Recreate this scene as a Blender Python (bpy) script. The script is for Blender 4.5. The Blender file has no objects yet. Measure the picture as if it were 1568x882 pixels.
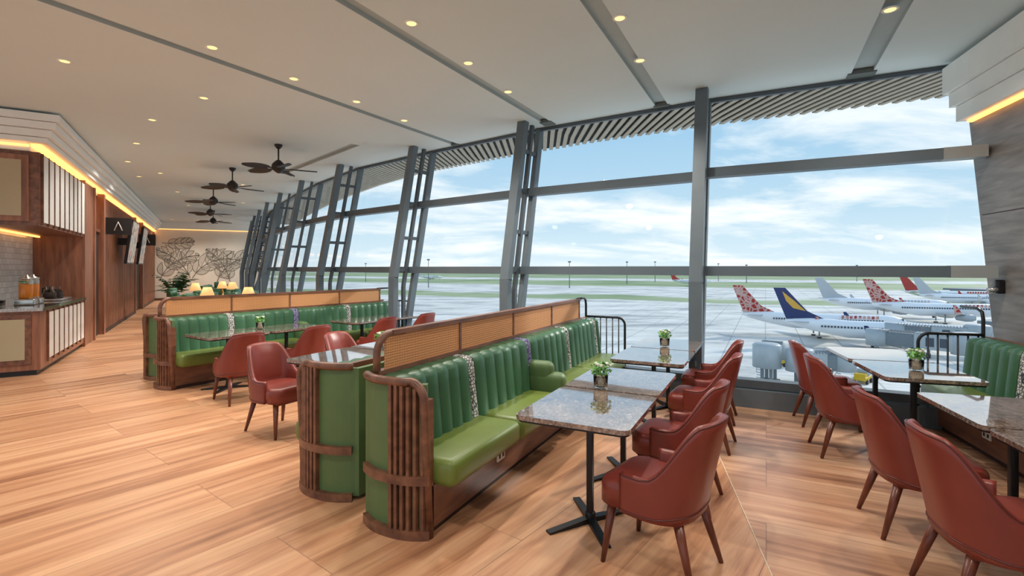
import bpy, bmesh, math, random
from mathutils import Vector, Matrix
random.seed(7)
S = bpy.context.scene
COL = S.collection
pi = math.pi

def lin(c):
    def f(v):
        v /= 255.0
        return v/12.92 if v <= 0.04045 else ((v+0.055)/1.055)**2.4
    return (f(c[0]), f(c[1]), f(c[2]), 1.0)

# ------------------------------------------------------------------ materials
def new_mat(name):
    m = bpy.data.materials.new(name); m.use_nodes = True
    nt = m.node_tree
    return m, nt, nt.nodes['Principled BSDF'], nt.links

def N(nt, t, **kw):
    n = nt.nodes.new(t)
    for k, v in kw.items():
        setattr(n, k, v)
    return n

def coords(nt, scale=(1, 1, 1), rotz=0.0, loc=(0, 0, 0), kind='Object'):
    tc = N(nt, 'ShaderNodeTexCoord'); mp = N(nt, 'ShaderNodeMapping')
    r = N(nt, 'ShaderNodeMapping')
    r.inputs['Rotation'].default_value = (0, 0, rotz)
    r.inputs['Location'].default_value = loc
    mp.inputs['Scale'].default_value = scale
    nt.links.new(tc.outputs[kind], r.inputs['Vector'])
    nt.links.new(r.outputs['Vector'], mp.inputs['Vector'])
    return mp.outputs['Vector'], r.outputs['Vector']

def ramp(nt, fac, stops):
    r = N(nt, 'ShaderNodeValToRGB')
    e = r.color_ramp.elements
    while len(e) < len(stops): e.new(0.5)
    for i, (p, c) in enumerate(stops):
        e[i].position = p; e[i].color = c
    nt.links.new(fac, r.inputs['Fac'])
    return r.outputs['Color']

def simple(name, c, rough=0.5, metal=0.0, vary=0.08, scale=6.0, bump=0.0, spec=None, coat=0.0):
    m, nt, b, L = new_mat(name)
    v, _ = coords(nt, (scale,)*3)
    n = N(nt, 'ShaderNodeTexNoise'); n.inputs['Scale'].default_value = 1.0; n.inputs['Detail'].default_value = 4
    L.new(v, n.inputs['Vector'])
    c = lin(c)
    lo = tuple(x*(1-vary) for x in c[:3])+(1,); hi = tuple(min(1, x*(1+vary)) for x in c[:3])+(1,)
    L.new(ramp(nt, n.outputs['Fac'], [(0.3, lo), (0.7, hi)]), b.inputs['Base Color'])
    b.inputs['Roughness'].default_value = rough; b.inputs['Metallic'].default_value = metal
    if coat: b.inputs['Coat Weight'].default_value = coat
    if bump:
        n2 = N(nt, 'ShaderNodeTexNoise'); n2.inputs['Scale'].default_value = 60
        tc = N(nt, 'ShaderNodeTexCoord'); L.new(tc.outputs['Object'], n2.inputs['Vector'])
        bp = N(nt, 'ShaderNodeBump'); bp.inputs['Strength'].default_value = bump; bp.inputs['Distance'].default_value = 0.01
        L.new(n2.outputs['Fac'], bp.inputs['Height']); L.new(bp.outputs['Normal'], b.inputs['Normal'])
    return m

def wood(name, c1, c2, scale=(2, 2, 14), rough=0.4, rotz=0.0):
    m, nt, b, L = new_mat(name)
    v, _ = coords(nt, scale, rotz)
    n = N(nt, 'ShaderNodeTexNoise'); n.inputs['Scale'].default_value = 1.0; n.inputs['Detail'].default_value = 6
    n.inputs['Distortion'].default_value = 0.4
    L.new(v, n.inputs['Vector'])
    L.new(ramp(nt, n.outputs['Fac'], [(0.3, lin(c1)), (0.7, lin(c2))]), b.inputs['Base Color'])
    b.inputs['Roughness'].default_value = rough
    return m

def emis(name, c, s):
    m, nt, b, L = new_mat(name)
    b.inputs['Base Color'].default_value = lin(c)
    b.inputs['Emission Color'].default_value = lin(c)
    b.inputs['Emission Strength'].default_value = s
    return m

def floor_mat(name, rotz, c1, c2, c3):
    m, nt, b, L = new_mat(name)
    v, r = coords(nt, (1, 1, 1), rotz)
    br = N(nt, 'ShaderNodeTexBrick')
    br.offset = 0.37
    br.inputs['Scale'].default_value = 1.0
    br.inputs['Brick Width'].default_value = 2.4
    br.inputs['Row Height'].default_value = 0.60
    br.inputs['Mortar Size'].default_value = 0.003
    br.inputs['Mortar Smooth'].default_value = 0.1
    br.inputs['Color1'].default_value = (0.0, 0.0, 0.0, 1)
    br.inputs['Color2'].default_value = (1, 1, 1, 1)
    br.inputs['Mortar'].default_value = (0.5, 0.5, 0.5, 1)
    L.new(r, br.inputs['Vector'])
    mp = N(nt, 'ShaderNodeMapping'); mp.inputs['Scale'].default_value = (0.40, 7.5, 1.0)
    L.new(r, mp.inputs['Vector'])
    add = N(nt, 'ShaderNodeVectorMath', operation='ADD')
    sc = N(nt, 'ShaderNodeVectorMath', operation='SCALE'); sc.inputs['Scale'].default_value = 7.0
    L.new(br.outputs['Color'], sc.inputs[0])
    L.new(mp.outputs['Vector'], add.inputs[0]); L.new(sc.outputs['Vector'], add.inputs[1])
    n = N(nt, 'ShaderNodeTexNoise'); n.inputs['Scale'].default_value = 1.0; n.inputs['Detail'].default_value = 8
    n.inputs['Roughness'].default_value = 0.66; n.inputs['Distortion'].default_value = 0.6
    L.new(add.outputs['Vector'], n.inputs['Vector'])
    col = ramp(nt, n.outputs['Fac'], [(0.30, lin(c1)), (0.46, lin(c2)), (0.64, lin(c3))])
    mx = N(nt, 'ShaderNodeMixRGB', blend_type='MULTIPLY')
    tone = ramp(nt, br.outputs['Color'], [(0.0, (0.88, 0.86, 0.84, 1)), (1.0, (1.04, 1.03, 1.02, 1))])
    mx.inputs['Fac'].default_value = 1.0
    L.new(col, mx.inputs['Color1']); L.new(tone, mx.inputs['Color2'])
    mo = N(nt, 'ShaderNodeMixRGB', blend_type='MIX')
    ms = N(nt, 'ShaderNodeMath', operation='MULTIPLY'); ms.inputs[1].default_value = 0.55
    L.new(br.outputs['Fac'], ms.inputs[0]); L.new(ms.outputs[0], mo.inputs['Fac'])
    L.new(mx.outputs['Color'], mo.inputs['Color1']); mo.inputs['Color2'].default_value = lin((112, 76, 56))
    L.new(mo.outputs['Color'], b.inputs['Base Color'])
    b.inputs['Roughness'].default_value = 0.34
    b.inputs['Specular IOR Level'].default_value = 0.5
    return m

def granite_mat():
    m, nt, b, L = new_mat('granite')
    v, _ = coords(nt, (1, 1, 1))
    n = N(nt, 'ShaderNodeTexNoise'); n.inputs['Scale'].default_value = 55; n.inputs['Detail'].default_value = 8
    n.inputs['Roughness'].default_value = 0.75
    n2 = N(nt, 'ShaderNodeTexNoise'); n2.inputs['Scale'].default_value = 7; n2.inputs['Detail'].default_value = 5; n2.inputs['Distortion'].default_value = 2
    L.new(v, n.inputs['Vector']); L.new(v, n2.inputs['Vector'])
    a = ramp(nt, n.outputs['Fac'], [(0.36, lin((84, 68, 60))), (0.5, lin((136, 118, 108))), (0.66, lin((194, 182, 172)))])
    c = ramp(nt, n2.outputs['Fac'], [(0.35, (0.6, 0.55, 0.52, 1)), (0.65, (1.1, 1.05, 1.0, 1))])
    mx = N(nt, 'ShaderNodeMixRGB', blend_type='MULTIPLY'); mx.inputs['Fac'].default_value = 1
    L.new(a, mx.inputs['Color1']); L.new(c, mx.inputs['Color2'])
    L.new(mx.outputs['Color'], b.inputs['Base Color'])
    b.inputs['Roughness'].default_value = 0.05
    b.inputs['IOR'].default_value = 1.7
    b.inputs['Coat Weight'].default_value = 1.0; b.inputs['Coat Roughness'].default_value = 0.02; b.inputs['Coat IOR'].default_value = 1.8
    return m

def rattan_mat(name, c1, c2, scale=110):
    m, nt, b, L = new_mat(name)
    v, _ = coords(nt, (1, 1, 1))
    outs = []
    for d in ('X', 'Z', 'Y'):
        w = N(nt, 'ShaderNodeTexWave', bands_direction=d); w.inputs['Scale'].default_value = scale/6.28*1.0
        L.new(v, w.inputs['Vector']); outs.append(w.outputs['Fac'])
    a = N(nt, 'ShaderNodeMath', operation='MULTIPLY'); L.new(outs[0], a.inputs[0]); L.new(outs[1], a.inputs[1])
    L.new(ramp(nt, a.outputs[0], [(0.05, lin(c1)), (0.5, lin(c2))]), b.inputs['Base Color'])
    b.inputs['Roughness'].default_value = 0.6
    bp = N(nt, 'ShaderNodeBump'); bp.inputs['Strength'].default_value = 0.3; bp.inputs['Distance'].default_value = 0.005
    L.new(a.outputs[0], bp.inputs['Height']); L.new(bp.outputs['Normal'], b.inputs['Normal'])
    return m

def pattern_mat(name, c1, c2, s1=26, s2=30):
    m, nt, b, L = new_mat(name)
    v, _ = coords(nt, (1, 1, 1))
    vo = N(nt, 'ShaderNodeTexVoronoi', feature='DISTANCE_TO_EDGE'); vo.inputs['Scale'].default_value = s1
    n = N(nt, 'ShaderNodeTexNoise'); n.inputs['Scale'].default_value = s2
    L.new(v, vo.inputs['Vector']); L.new(v, n.inputs['Vector'])
    a = N(nt, 'ShaderNodeMath', operation='MULTIPLY'); L.new(vo.outputs['Distance'], a.inputs[0]); L.new(n.outputs['Fac'], a.inputs[1])
    L.new(ramp(nt, a.outputs[0], [(0.03, lin(c1)), (0.09, lin(c2))]), b.inputs['Base Color'])
    b.inputs['Roughness'].default_value = 0.8
    return m

def tile_mat():
    m, nt, b, L = new_mat('backsplash_tile')
    tc = N(nt, 'ShaderNodeTexCoord'); mp = N(nt, 'ShaderNodeMapping'); mp.inputs['Rotation'].default_value = (pi/2, 0, 0)
    L.new(tc.outputs['Object'], mp.inputs['Vector'])
    br = N(nt, 'ShaderNodeTexBrick'); br.inputs['Scale'].default_value = 1; br.inputs['Brick Width'].default_value = 0.2
    br.inputs['Row Height'].default_value = 0.1; br.inputs['Mortar Size'].default_value = 0.004
    br.inputs['Color1'].default_value = lin((228, 230, 226)); br.inputs['Color2'].default_value = lin((205, 208, 205)); br.inputs['Mortar'].default_value = lin((170, 170, 168))
    L.new(mp.outputs['Vector'], br.inputs['Vector']); L.new(br.outputs['Color'], b.inputs['Base Color'])
    b.inputs['Roughness'].default_value = 0.15
    return m

def glass_mat():
    m = bpy.data.materials.new('window_glass'); m.use_nodes = True
    nt = m.node_tree; nt.nodes.clear(); L = nt.links
    o = N(nt, 'ShaderNodeOutputMaterial'); t = N(nt, 'ShaderNodeBsdfTransparent'); g = N(nt, 'ShaderNodeBsdfGlossy')
    t.inputs['Color'].default_value = (0.95, 0.98, 0.98, 1); g.inputs['Roughness'].default_value = 0.0
    fr = N(nt, 'ShaderNodeFresnel'); fr.inputs['IOR'].default_value = 1.22
    mx = N(nt, 'ShaderNodeMixShader')
    L.new(fr.outputs[0], mx.inputs[0]); L.new(t.outputs[0], mx.inputs[1]); L.new(g.outputs[0], mx.inputs[2])
    L.new(mx.outputs[0], o.inputs[0])
    return m

def clearglass_mat():
    m, nt, b, L = new_mat('clear_glass')
    b.inputs['Transmission Weight'].default_value = 1.0; b.inputs['Roughness'].default_value = 0.02
    b.inputs['IOR'].default_value = 1.2; b.inputs['Base Color'].default_value = (0.95, 0.97, 0.96, 1)
    return m

M = {}
M['ceil'] = simple('ceiling_paint', (218, 230, 230), 0.9, vary=0.02, scale=0.6)
M['recess'] = simple('ceiling_recess_shade', (180, 192, 192), 0.9, vary=0.02)  # ceiling colour made darker to stand in for shade in the recesses
M['vent'] = simple('ceiling_vent_grey', (100, 108, 106), 0.8, vary=0.02)
M['white'] = simple('cornice_white', (240, 242, 238), 0.7, vary=0.02)
M['whitepanel'] = simple('white_panel', (238, 236, 228), 0.5, vary=0.03)
M['floorA'] = floor_mat('floor_wood_left', math.radians(-52), (148, 98, 70), (198, 144, 106), (224, 176, 136))
M['floorB'] = floor_mat('floor_wood_right', math.radians(27), (136, 94, 70), (188, 140, 108), (214, 172, 138))
M['granite'] = granite_mat()
M['walnut'] = wood('walnut', (92, 58, 44), (138, 92, 68), (3, 14, 14), 0.38)
M['walnutv'] = wood('walnut_vertical', (122, 78, 58), (168, 114, 86), (14, 14, 1.5), 0.4)
M['legwood'] = wood('chair_leg_wood', (86, 42, 30), (122, 64, 44), (20, 20, 3), 0.3)
M['greywood'] = wood('grey_wood_panel', (104, 98, 94), (142, 134, 128), (2.5, 2.5, 18), 0.45)
M['rattan'] = rattan_mat('rattan_cane', (188, 124, 76), (234, 176, 118))
M['rattan2'] = rattan_mat('rattan_cane_pale', (176, 162, 132), (220, 210, 182))
M['seat'] = simple('olive_leather', (104, 120, 52), 0.38, vary=0.05, bump=0.03)
M['back'] = simple('emerald_leather', (56, 98, 68), 0.40, vary=0.06, bump=0.03)
M['endgreen'] = simple('green_leather', (88, 114, 68), 0.5, vary=0.05, bump=0.03)
M['red'] = simple('oxblood_leather', (128, 54, 44), 0.36, vary=0.07, bump=0.03)
M['redd'] = simple('oxblood_leather_piping', (92, 36, 30), 0.42)
M['pat'] = pattern_mat('floral_fabric', (52, 62, 68), (210, 208, 200), 40, 40)
M['pat2'] = pattern_mat('violet_fabric', (70, 60, 120), (150, 150, 170), 40, 40)
M['metal'] = simple('dark_metal', (52, 52, 54), 0.4, 0.7)
M['post'] = simple('facade_grey_paint', (98, 109, 116), 0.45, 0.1, vary=0.04)
M['postd'] = simple('facade_dark_grey', (78, 87, 94), 0.45, 0.1, vary=0.04)
M['postl'] = simple('facade_light_cap', (160, 164, 162), 0.45, 0.1, vary=0.04)
M['fan'] = simple('fan_dark', (38, 32, 30), 0.45)
M['glass'] = glass_mat()
M['cglass'] = clearglass_mat()
M['leaf'] = simple('leaf_green', (92, 150, 60), 0.5, vary=0.4, scale=30)
M['leafd'] = simple('leaf_dark_green', (40, 86, 46), 0.5, vary=0.4, scale=9)
M['petal'] = simple('petal_white', (240, 240, 225), 0.6)
M['pebble'] = simple('pebble', (215, 200, 175), 0.6, vary=0.3, scale=80)
M['pot'] = simple('grey_pot', (120, 118, 112), 0.6)
M['cove'] = emis('cove_led', (255, 178, 96), 2.6)
M['lamp'] = emis('downlight_lens', (255, 210, 130), 1.8)
M['shade'] = emis('lamp_shade_fabric', (255, 202, 132), 0.6)
M['brass'] = simple('brass', (190, 150, 90), 0.3, 0.9)
M['mural'] = simple('mural_plaster', (236, 228, 212), 0.8, vary=0.05, scale=1.5)
M['muralline'] = simple('mural_ink', (132, 126, 116), 0.8)
M['muralfill'] = simple('mural_leaf_wash', (206, 198, 182), 0.8)
M['black'] = simple('sign_black', (22, 22, 24), 0.4)
M['dark'] = simple('dark_opening', (58, 38, 30), 0.6)
M['steel'] = simple('brushed_steel', (190, 190, 188), 0.25, 0.9)
M['juice'] = simple('orange_juice', (240, 140, 30), 0.2)
M['slat'] = simple('soffit_slat', (168, 158, 142), 0.6)
M['slatback'] = simple('soffit_back', (44, 44, 44), 0.8)
M['tile'] = tile_mat()
M['socket'] = simple('socket_white', (235, 235, 230), 0.4)
# exterior
M['planew'] = simple('aircraft_white', (244, 246, 248), 0.3, vary=0.02, scale=0.2)
M['planered'] = pattern_mat('tail_red_motif', (214, 176, 166), (178, 52, 44), .9, 30)
M['planenavy'] = simple('tail_navy', (36, 52, 104), 0.3, vary=0.03)
M['planegold'] = simple('tail_gold', (226, 172, 70), 0.3)
M['planered2'] = simple('tail_red', (190, 60, 52), 0.3)
M['planegrey'] = simple('aircraft_grey', (190, 196, 200), 0.35)
M['planeglass'] = simple('aircraft_windows', (70, 80, 92), 0.2)
M['bridge'] = simple('bridge_grey', (170, 178, 182), 0.5, vary=0.1, scale=0.5)
M['bridged'] = simple('bridge_dark', (118, 128, 134), 0.5)
M['cart'] = simple('cart_blue', (60, 90, 130), 0.5)
M['yellow'] = simple('cart_yellow', (220, 180, 40), 0.5)
M['tyre'] = simple('tyre', (50, 50, 52), 0.8)
M['trees'] = simple('tree_line', (140, 164, 150), 0.9, vary=0.2, scale=0.05)

def screen_mat(name, seed):
    m, nt, b, L = new_mat(name)
    v, _ = coords(nt, (3, 3, 3), 0, (seed, seed*2, 0))
    n = N(nt, 'ShaderNodeTexNoise'); n.inputs['Scale'].default_value = 1.4; n.inputs['Detail'].default_value = 5
    L.new(v, n.inputs['Vector'])
    c = ramp(nt, n.outputs['Fac'], [(0.3, lin((60, 90, 120))), (0.45, lin((170, 175, 175))), (0.55, lin((205, 195, 185))), (0.7, lin((190, 80, 60)))])
    L.new(c, b.inputs['Base Color']); L.new(c, b.inputs['Emission Color']); b.inputs['Emission Strength'].default_value = 0.15
    b.inputs['Roughness'].default_value = 0.2
    return m
M['screen'] = screen_mat('screen_picture', 2.0)

def ground_mat():
    m, nt, b, L = new_mat('airfield_ground')
    tc = N(nt, 'ShaderNodeTexCoord')
    sep = N(nt, 'ShaderNodeSeparateXYZ'); L.new(tc.outputs['Object'], sep.inputs[0])
    mpc = N(nt, 'ShaderNodeMapping'); mpc.inputs['Rotation'].default_value = (0, 0, .5); mpc.inputs['Scale'].default_value = (1, 2.2, 1)
    L.new(tc.outputs['Object'], mpc.inputs['Vector'])
    n = N(nt, 'ShaderNodeTexNoise'); n.inputs['Scale'].default_value = 0.03; n.inputs['Detail'].default_value = 10; n.inputs['Roughness'].default_value = 0.68
    L.new(mpc.outputs['Vector'], n.inputs['Vector'])
    conc = ramp(nt, n.outputs['Fac'], [(0.38, lin((168, 170, 168))), (0.46, lin((214, 210, 202))), (0.58, lin((242, 237, 228)))])
    br = N(nt, 'ShaderNodeTexBrick'); br.offset = 0; br.inputs['Scale'].default_value = 1; br.inputs['Brick Width'].default_value = 7.5; br.inputs['Row Height'].default_value = 7.5
    br.inputs['Mortar Size'].default_value = 0.14
    mpb = N(nt, 'ShaderNodeMapping'); mpb.inputs['Rotation'].default_value = (0, 0, 0.47)
    L.new(tc.outputs['Object'], mpb.inputs['Vector']); L.new(mpb.outputs['Vector'], br.inputs['Vector'])
    mj = N(nt, 'ShaderNodeMixRGB'); L.new(conc, mj.inputs['Color1']); mj.inputs['Color2'].default_value = lin((150, 152, 150))
    mjm = N(nt, 'ShaderNodeMath', operation='MULTIPLY'); mjm.inputs[1].default_value = 0.6
    L.new(br.outputs['Fac'], mjm.inputs[0]); L.new(mjm.outputs[0], mj.inputs['Fac'])
    ng = N(nt, 'ShaderNodeTexNoise'); ng.inputs['Scale'].default_value = 0.012; ng.inputs['Detail'].default_value = 5
    L.new(tc.outputs['Object'], ng.inputs['Vector'])
    grass = ramp(nt, ng.outputs['Fac'], [(0.35, lin((126, 148, 96))), (0.65, lin((172, 182, 138)))])
    d = N(nt, 'ShaderNodeMath', operation='MULTIPLY_ADD'); d.inputs[1].default_value = 0.42
    L.new(sep.outputs['X'], d.inputs[0]); L.new(sep.outputs['Y'], d.inputs[2])
    dd = N(nt, 'ShaderNodeMath', operation='MULTIPLY_ADD'); dd.inputs[1].default_value = 100.0
    L.new(ng.outputs['Fac'], dd.inputs[0]); L.new(d.outputs[0], dd.inputs[2])
    md = N(nt, 'ShaderNodeMath', operation='DIVIDE'); md.inputs[1].default_value = 3000.0
    L.new(dd.outputs[0], md.inputs[0])
    K = (0, 0, 0, 1); G = (1, 1, 1, 1)
    band = ramp(nt, md.outputs[0], [(0.0, K), (0.110, K), (0.112, G), (0.125, G), (0.127, K), (0.185, K), (0.19, G), (0.25, G), (0.255, K), (0.30, K), (0.305, G), (0.52, G), (0.525, K), (0.58, K), (0.59, G)])
    mg = N(nt, 'ShaderNodeMixRGB'); L.new(band, mg.inputs['Fac']); L.new(mj.outputs['Color'], mg.inputs['Color1']); L.new(grass, mg.inputs['Color2'])
    L.new(mg.outputs['Color'], b.inputs['Base Color'])
    b.inputs['Roughness'].default_value = 0.75
    return m
M['ground'] = ground_mat()

# ------------------------------------------------------------------ mesh builder
class MB:
    def __init__(s):
        s.v = []; s.f = []; s.m = []; s.sm = []; s.mats = []; s.T = Matrix.Identity(4)
    def mi(s, k):
        if k not in s.mats: s.mats.append(k)
        return s.mats.index(k)
    def add(s, vs, fs, mat, smooth=False):
        o = len(s.v); k = s.mi(mat)
        for p in vs: s.v.append(tuple(s.T @ Vector(p)))
        for f in fs:
            s.f.append(tuple(i+o for i in f)); s.m.append(k); s.sm.append(smooth)
    def box(s, a, b, mat):
        x0, y0, z0 = a; x1, y1, z1 = b
        vs = [(x0, y0, z0), (x1, y0, z0), (x1, y1, z0), (x0, y1, z0), (x0, y0, z1), (x1, y0, z1), (x1, y1, z1), (x0, y1, z1)]
        s.add(vs, [(0, 3, 2, 1), (4, 5, 6, 7), (0, 1, 5, 4), (1, 2, 6, 5), (2, 3, 7, 6), (3, 0, 4, 7)], mat)
    def rbox(s, a, b, r, mat, seg=3, puff=0.0):
        bm = bmesh.new(); bmesh.ops.create_cube(bm, size=1.0)
        c = [(a[i]+b[i])/2 for i in range(3)]; d = [abs(b[i]-a[i]) for i in range(3)]
        for v in bm.verts: v.co = Vector([v.co[i]*d[i] for i in range(3)])
        r = min(r, min(d)*0.49)
        bmesh.ops.bevel(bm, geom=list(bm.edges), offset=r, segments=seg, profile=0.5, affect='EDGES')
        bm.verts.index_update()
        s.add([tuple(v.co+Vector(c)) for v in bm.verts], [tuple(v.index for v in f.verts) for f in bm.faces], mat, True)
        bm.free()
    def tube(s, path, r, mat, n=8, cap=True):
        P = [Vector(p) for p in path]; rs = r if isinstance(r, (list, tuple)) else [r]*len(P)
        vs = []; fs = []; prev = None
        for i, p in enumerate(P):
            t = (P[min(i+1, len(P)-1)]-P[max(i-1, 0)]).normalized()
            if prev is None:
                u = t.orthogonal().normalized()
            else:
                u = (prev - t*prev.dot(t))
                u = u.normalized() if u.length > 1e-6 else t.orthogonal().normalized()
            prev = u; w = t.cross(u)
            for k in range(n):
                a = 2*pi*k/n+pi/n
                vs.append(p+(u*math.cos(a)+w*math.sin(a))*rs[i])
        for i in range(len(P)-1):
            for k in range(n):
                k2 = (k+1) % n
                fs.append((i*n+k, i*n+k2, (i+1)*n+k2, (i+1)*n+k))
        if cap:
            fs.append(tuple(range(n))[::-1]); fs.append(tuple((len(P)-1)*n+k for k in range(n)))
        s.add(vs, fs, mat, n > 4)
    def lathe(s, prof, c, mat, n=24, axis='z'):
        vs = []; fs = []
        for (r, h) in prof:
            for k in range(n):
                a = 2*pi*k/n
                if axis == 'z': vs.append((c[0]+r*math.cos(a), c[1]+r*math.sin(a), c[2]+h))
                else: vs.append((c[0]+h, c[1]+r*math.cos(a), c[2]+r*math.sin(a)))
        for i in range(len(prof)-1):
            for k in range(n):
                k2 = (k+1) % n
                fs.append((i*n+k, i*n+k2, (i+1)*n+k2, (i+1)*n+k))
        fs.append(tuple(range(n))[::-1]); fs.append(tuple((len(prof)-1)*n+k for k in range(n)))
        s.add(vs, fs, mat, True)
    def prism(s, poly, z0, z1, mat):
        n = len(poly)
        vs = [(p[0], p[1], z0) for p in poly]+[(p[0], p[1], z1) for p in poly]
        fs = [tuple(range(n))[::-1], tuple(range(n, 2*n))]+[(i, (i+1) % n, n+(i+1) % n, n+i) for i in range(n)]
        s.add(vs, fs, mat)
    def strip(s, pts, th, z0, z1, mat, smooth=False):
        P = [Vector((p[0], p[1])) for p in pts]; L = []; R = []
        for i, p in enumerate(P):
            t = (P[min(i+1, len(P)-1)]-P[max(i-1, 0)]).normalized(); nn = Vector((-t.y, t.x))*th/2
            L.append(p+nn); R.append(p-nn)
        vs = []
        for l, r in zip(L, R): vs += [(l.x, l.y, z0), (r.x, r.y, z0), (r.x, r.y, z1), (l.x, l.y, z1)]
        fs = []
        for i in range(len(P)-1):
            a = i*4; b = a+4
            for k in range(4):
                fs.append((a+k, a+(k+1) % 4, b+(k+1) % 4, b+k))
        fs.append((0, 3, 2, 1)); e = (len(P)-1)*4; fs.append((e, e+1, e+2, e+3))
        s.add(vs, fs, mat, smooth)
    def beam(s, p0, p1, w, d, wdir, mat):
        p0 = Vector(p0); p1 = Vector(p1); t = (p1-p0).normalized(); wd = Vector(wdir).normalized()
        wd = (wd-t*wd.dot(t)).normalized(); dd = t.cross(wd)
        vs = []
        for p in (p0, p1):
            for a, b in ((-1, -1), (1, -1), (1, 1), (-1, 1)): vs.append(p+wd*a*w/2+dd*b*d/2)
        s.add(vs, [(0, 3, 2, 1), (4, 5, 6, 7), (0, 1, 5, 4), (1, 2, 6, 5), (2, 3, 7, 6), (3, 0, 4, 7)], mat)
    def mesh(s, name):
        me = bpy.data.meshes.new(name); me.from_pydata([tuple(v) for v in s.v], [], s.f)
        for k in s.mats: me.materials.append(M[k])
        for p, mi, sm in zip(me.polygons, s.m, s.sm): p.material_index = mi; p.use_smooth = sm
        bm = bmesh.new(); bm.from_mesh(me); bmesh.ops.recalc_face_normals(bm, faces=bm.faces); bm.to_mesh(me); bm.free()
        me.update(); return me
    def obj(s, name, loc=(0, 0, 0), rz=0.0, bevel=0.0):
        return place(s.mesh(name), name, loc, rz, bevel)

def place(me, name, loc=(0, 0, 0), rz=0.0, bevel=0.0):
    o = bpy.data.objects.new(name, me); COL.objects.link(o)
    o.location = loc; o.rotation_euler = (0, 0, rz)
    if bevel:
        b = o.modifiers.new('bevel', 'BEVEL'); b.width = bevel; b.segments = 2; b.limit_method = 'ANGLE'
    return o

def H(deg):
    r = math.radians(deg); return Vector((math.sin(r), math.cos(r)))
def RZ(deg):
    return math.radians(90-deg)

class Fr:
    def __init__(s, o, hd): s.o = Vector(o); s.hd = hd; s.a = H(hd); s.b = Vector((-s.a.y, s.a.x)); s.rz = RZ(hd)
    def p(s, a, b, z=0.0):
        q = s.o+s.a*a+s.b*b; return (q.x, q.y, z)

F = 764.0
def at(u, v, z):
    Y = (1.64-z)*F/(v-410.0); return Vector(((u-784)/F*Y, Y, z))

# ------------------------------------------------------------------ facade chain
CH = [(4.95, 5.2), (2.46, 6.46), (.165, 7.92), (-1.90, 9.54), (-3.88, 11.22), (-5.62, 13.29), (-7.2, 15.47), (-8.71, 17.71), (-10.14, 20.0), (-11.53, 22.31), (-12.88, 24.65), (-14.19, 27.0)]
CH = [Vector(c) for c in CH]
segn = []
for i in range(len(CH)-1):
    t = (CH[i+1]-CH[i]).normalized(); segn.append(Vector((t.y, -t.x)))
vn = []
for i in range(len(CH)):
    a = segn[max(i-1, 0)]; b = segn[min(i, len(segn)-1)]; vn.append((a+b).normalized())
LEAN = 0.19; ZREF = 1.2; CZ = 3.96
def cp(i, z, off=0.0, lean=True):
    q = CH[i]+vn[i]*((LEAN*(z-ZREF) if lean else 0)+off); return Vector((q.x, q.y, z))

for i in range(len(CH)-1):
    mb = MB()
    a0, b0 = cp(i, 0.22), cp(i+1, 0.22); a1, b1 = cp(i, CZ), cp(i+1, CZ)
    mb.add([a0, b0, b1, a1], [(0, 1, 2, 3)], 'glass')
    of = -0.28 if i == 0 else -0.10
    for z, hh, m in ((0.27, 0.09, 'postd'), (1.60, 0.12, 'post'), (2.86, 0.12, 'post')):
        mb.beam(cp(i, z, -.10 if z < 1 else of), cp(i+1, z, -.10 if z < 1 else of), hh, 0.16, (0, 0, 1), m)
    if i == 0:
        for z in (1.60, 2.86):
            p = cp(0, z, of); q = p.lerp(cp(1, z, of), .13); mb.beam(p, q, .125, .165, (0, 0, 1), 'postl')
    mb.beam(cp(i, CZ-0.03, -0.03), cp(i+1, CZ-0.03, -0.03), 0.05, 0.06, (0, 0, 1), 'postd')
    mb.beam(cp(i, 0.1, -0.05), cp(i+1, 0.1, -0.05), 0.22, 0.30, (0, 0, 1), 'post')
    mb.obj('window_%d' % (i+1))

for i in range(1, len(CH)):
    mb = MB(); t = Vector((-vn[i].y, vn[i].x, 0))
    mb.beam(cp(i, 0.0), cp(i, CZ), 0.08, 0.12, t, 'post')
    if i < len(CH)-1:
        k = cp(i, 1.45, -0.50)
        k0 = Vector((k.x, k.y, 0))
        mb.beam(k0, k+Vector((0, 0, 0.02)), 0.15, 0.11, t, 'post')
        mb.beam(k, cp(i, CZ, -0.50), 0.15, 0.11, t, 'post')
        m0 = cp(i, 1.3, -0.24); mb.beam(Vector((m0.x, m0.y, 0)), m0, 0.06, 0.06, t, 'postd')
        mb.beam(m0, cp(i, CZ, -0.24), 0.06, 0.06, t, 'postd')
        for z in (0.5, 1.6, 2.2, 2.86, 3.5):
            mb.beam(cp(i, z, -0.50), cp(i, z, 0.0), 0.05, 0.06, t, 'postd')
    mb.obj('window_post')

# exterior slatted soffit
mb = MB()
W = 1.6
ZS = CZ+.10
pts_in = [cp(i, ZS, .05) for i in range(len(CH))]; pts_out = [cp(i, ZS, .05)+Vector((vn[i].x, vn[i].y, 0))*W for i in range(len(CH))]
ex = (pts_in[0]-pts_in[1])*0.9
pts_in = [pts_in[0]+ex]+pts_in; pts_out = [pts_out[0]+ex]+pts_out
for i in range(len(pts_in)-1):
    a, b, ao, bo = pts_in[i], pts_in[i+1], pts_out[i], pts_out[i+1]; up = Vector((0, 0, .035))
    mb.add([a+up, b+up, bo+up, ao+up], [(0, 1, 2, 3)], 'slatback')
    ns = 16
    for k in range(-7, ns):
        f0 = (k+0.5)/ns
        g0 = max(0, -f0/.42) if f0 < 0 else 0; g1 = 1 if f0+.42 <= 1 else (1-f0)/.42
        if g1 <= g0: continue
        def P(g): f = f0+.42*g; return a.lerp(b, f).lerp(ao.lerp(bo, f), g)
        mb.beam(P(g0), P(g1), 0.075, 0.02, (b-a), 'slat')
mb.obj('exterior_soffit')

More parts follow.
